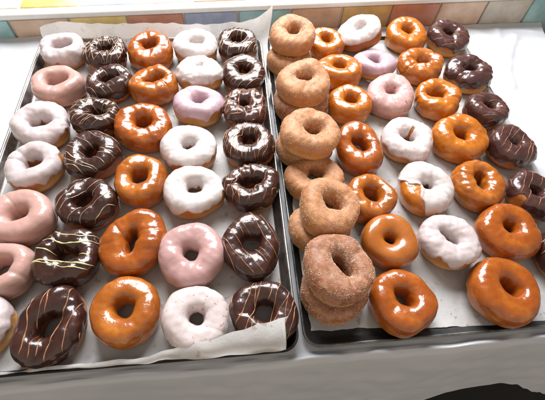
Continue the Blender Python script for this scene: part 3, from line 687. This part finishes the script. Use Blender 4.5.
def cloth_mesh():
    nz = make_noise(31)
    HEM = [(-130, -36), (-60, -37), (-30, -40), (4, -38.4), (9, -33), (12.1, -28.9), (16.2, -28.9), (21.6, -33.4), (27, -39), (32.2, -40.5), (33.6, -37.5), (34.6, -32.2),
           (37, -30.6), (40.3, -28.8), (41.8, -28.2), (43.2, -27.4), (45, -28.6), (49, -30.4), (54.3, -35.5), (62, -43), (69, -50), (80, -52)]
    us = np.concatenate([np.linspace(0, .55, 60)[:-1], np.linspace(.55, 1, 150)])
    V = []
    for u in us:
        # the right edge is slightly skewed
        def xr(y): return 71.6 + (y - 69.2) * .31 * (y > 60) - (60 < y) * 0 - (y <= 60) * (.31 * 9.2)
        col = []
        ye = sill_y(-120 + u * 193) - .15
        path = []
        ys = np.concatenate([np.linspace(ye, 2, 110), np.linspace(1.5, -.55, 14)])
        for y in ys: path.append((y, 0.))
        for a in np.linspace(0, 84, 12)[1:]:
            a = math.radians(a); path.append((-.55 - 1.0 * math.sin(a), -1.0 + 1.0 * math.cos(a)))
        xm = -120 + u * (68.7 + 120)
        zh = interp(xm, HEM)
        for z in np.linspace(-.95, zh, 40)[1:]:
            path.append((-1.6 + .1 * (z + .95), z))
        for (y, z) in path:
            yc = max(y, 0)
            x = -120 + u * ((68.8 + .31 * max(0, yc - 60)) + 120)
            col.append((x, y, z))
        V.append(col)
    V = np.array(V)
    x, y, z = V[..., 0], V[..., 1], V[..., 2]
    n1 = nz(V * [1, 1, .6], 14.0); n2 = nz(V * [1, 1, .6] + 3, 5.0)
    top = z > -.01
    under = (x > -47) & (x < 48.2) & (y > -.2) & (y < 67.2)
    V[..., 2] += np.where(top & ~under, np.clip(.13 * n1 + .05 * n2, -.2, .4), 0)
    def ridge(pts, h, w):
        d = np.full(x.shape, 1e9)
        for (ax, ay), (bx, by) in zip(pts[:-1], pts[1:]):
            t = np.clip(((x - ax) * (bx - ax) + (y - ay) * (by - ay)) / ((bx - ax) ** 2 + (by - ay) ** 2), 0, 1)
            d = np.minimum(d, np.hypot(x - ax - t * (bx - ax), y - ay - t * (by - ay)))
        return h * np.exp(-(d / w) ** 2)
    for pts, h, w in (([(63, 68.5), (60.2, 64.5), (57.9, 60.8), (55.6, 56), (54, 51)], .7, 1.1), ([(50, 66), (57, 69)], .3, 1.2), ([(60, 55), (66, 47)], .5, 1.3), ([(62, 71), (71, 70)], .4, 1.0), ([(58, 66), (60, 72)], .4, 1.0),
                      ([(-55, 62), (-50, 50)], .2, 1.3), ([(-62, 55), (-49, 63)], .18, 1.4), ([(64, 66), (70, 58)], .22, 1.2)):
        V[..., 2] += np.where(top & ~under, ridge(pts, h, w), 0)
    hang = np.clip(-z - 1, 0, None)
    V[..., 1] += np.where(z < -1, -(.012 * hang) * (np.sin(x * .35 + 1) * .5 + .6 * np.sin(x * .13)) + np.clip(hang / 6, 0, 1) * .10 * n2, 0)
    win = sum(sstep(p - 1.2, p + 1, x) * (1 - sstep(q - 1, q + 1.2, x)) for p, q in ((-1, 6), (10, 12.4), (17.5, 29.5), (34, 60)))
    V[..., 2] += np.where((y < .6) & (y > -1.8) & (z > -1.2), (.10 + .62 * win + .05 * np.sin(x * 1.7)) * np.exp(-((y + .88) / .40) ** 2) * sstep(-8, 0, x), 0)
    V[..., 1] += np.where((z < -.02) | (y < .0), .12 * np.sin(x * .21 + .6) + .05 * np.sin(x * .83), 0)
    return mesh_from('tablecloth', V.reshape(-1, 3), grid_faces(V.shape[0], V.shape[1]))
tag(link('tablecloth', cloth_mesh(), M['cloth']), 'white creased tablecloth under both trays, hanging over the table front with a wavy hem', 'tablecloth')

t = empty('table', 'brown wooden table hidden under the white cloth, showing past its back right corner', 'table', (0, 34, -75))
link('tabletop', box_mesh('tabletop', -125, 95, -34.8, 34.6, 71.3, 74.75, .3), M['wood'], t, False)
for sx in (-118, 88):
    for sy in (-29, 29):
        link('leg', box_mesh('leg', sx - 3, sx + 3, sy - 3, sy + 3, 0, 71.2, .3), M['wood'], t, False)

fl = link('floor', mesh_from('floor', [(-400, -400, -75), (400, -400, -75), (400, 400, -75), (-400, 400, -75)], [(0, 1, 2, 3)]), M['floor'], None, False)
fl['kind'] = 'structure'

# ------------------------------------------------------------------ tiled window ledge
ang = math.atan(SILL_K)
ledge = empty('window_ledge', 'tiled window ledge of mixed coloured tiles with a white rounded edge behind the trays', 'window ledge', (-56, 69.6, 0), (0, -.0185, ang))
TOPZ = 3.75
link('ledge_body', box_mesh('ledge_body', -80, 160, .55, 32, -20, TOPZ + .95, .1), M['grout'], ledge, False)
FRONT = ['peach', 'blue', 'yellow', 'teal', 'tan', 'yellow', 'brick', 'blue', 'teal', 'peach', 'ochre', 'brick', 'tan', 'stone', 'teal', 'yellow', 'blue']
TOPC = ['cream', 'tan', 'sky', 'cream', 'yellow', 'sky', 'cream', 'tan', 'cream', 'sky', 'yellow', 'cream', 'tan', 'teal', 'cream', 'sky', 'cream']
rnd = random.Random(5)
for i in range(17):
    a = 3.0 + (i - 4) * 12.1
    link('tile', box_mesh('tile', a + .28 + rnd.uniform(-.06, .06), a + 11.85, .0, .8, -5.5, TOPZ - .12, .22, 3), TILE[FRONT[i]], ledge)
    link('tile', box_mesh('tile', a + 2.6, a + 14.2, 2.5, 14.0, TOPZ + .5, TOPZ + 1.25, .22, 3), TILE[TOPC[i]], ledge)
    link('tile', box_mesh('tile', a + 2.6, a + 14.2, 14.5, 26.0, TOPZ + .5, TOPZ + 1.25, .22, 3), TILE[TOPC[(i * 5 + 3) % 17]], ledge)
link('edge_trim', box_mesh('edge_trim', -80, 160, -.35, 2.2, TOPZ, TOPZ + 1.35, .55, 5), M['trim'], ledge)

# ------------------------------------------------------------------ camera
cam = bpy.data.cameras.new('Camera'); co = bpy.data.objects.new('Camera', cam); COL.objects.link(co)
p, yw, rl = 1.0007308347523087, 0.1884706046677777, 0.11124021610797666
f = Vector((math.sin(yw) * math.cos(p), math.cos(yw) * math.cos(p), -math.sin(p)))
rt = Vector((math.cos(yw), -math.sin(yw), 0)); up = rt.cross(f)
r1 = rt * math.cos(rl) + up * math.sin(rl); u1 = -rt * math.sin(rl) + up * math.cos(rl)
mw = Matrix(((r1.x, u1.x, -f.x), (r1.y, u1.y, -f.y), (r1.z, u1.z, -f.z))).to_4x4()
mw.translation = Vector((-7.6495, -9.2708, 53.7916)) * CM
co.matrix_world = mw
cam.sensor_width = 36; cam.lens = 36 * 379.217 / 545
cam.clip_start = .01; cam.clip_end = 50
scene.camera = co

# ------------------------------------------------------------------ light: a bright window behind the ledge
def area(name, loc, target, sx, sy, energy, col):
    l = bpy.data.lights.new(name, 'AREA'); l.shape = 'RECTANGLE'; l.size = sx; l.size_y = sy; l.energy = energy; l.color = col
    o = bpy.data.objects.new(name, l); COL.objects.link(o)
    o.location = loc
    d = Vector(target) - Vector(loc); o.rotation_euler = d.to_track_quat('-Z', 'Y').to_euler()
    return o
area('window_light', (.03, 1.40, 1.12), (0.0, .20, .0), 1.2, .95, 72, (.985, .992, 1))
w = bpy.data.worlds.new('World'); scene.world = w; w.use_nodes = True
bg = w.node_tree.nodes['Background']; bg.inputs['Color'].default_value = (1, .91, .80, 1); bg.inputs['Strength'].default_value = 1
# the room: dim overhead, warmer and brighter towards the side the viewer stands on
wt = w.node_tree; tc = wt.nodes.new('ShaderNodeTexCoord'); sp = wt.nodes.new('ShaderNodeSeparateXYZ'); wt.links.new(tc.outputs['Generated'], sp.inputs[0])
mr = wt.nodes.new('ShaderNodeMapRange'); wt.links.new(sp.outputs['Y'], mr.inputs['Value'])
mr.inputs['From Min'].default_value = -1; mr.inputs['From Max'].default_value = .25
rp = wt.nodes.new('ShaderNodeValToRGB'); rp.color_ramp.elements[0].color = (.95, .835, .70, 1); rp.color_ramp.elements[1].color = (.112, .112, .115, 1)
wt.links.new(mr.outputs[0], rp.inputs['Fac']); wt.links.new(rp.outputs['Color'], bg.inputs['Color'])

scene.view_settings.view_transform = 'Standard'; scene.view_settings.look = 'None'; scene.view_settings.exposure = 0; scene.view_settings.gamma = 1
scene.cycles.max_bounces = 8
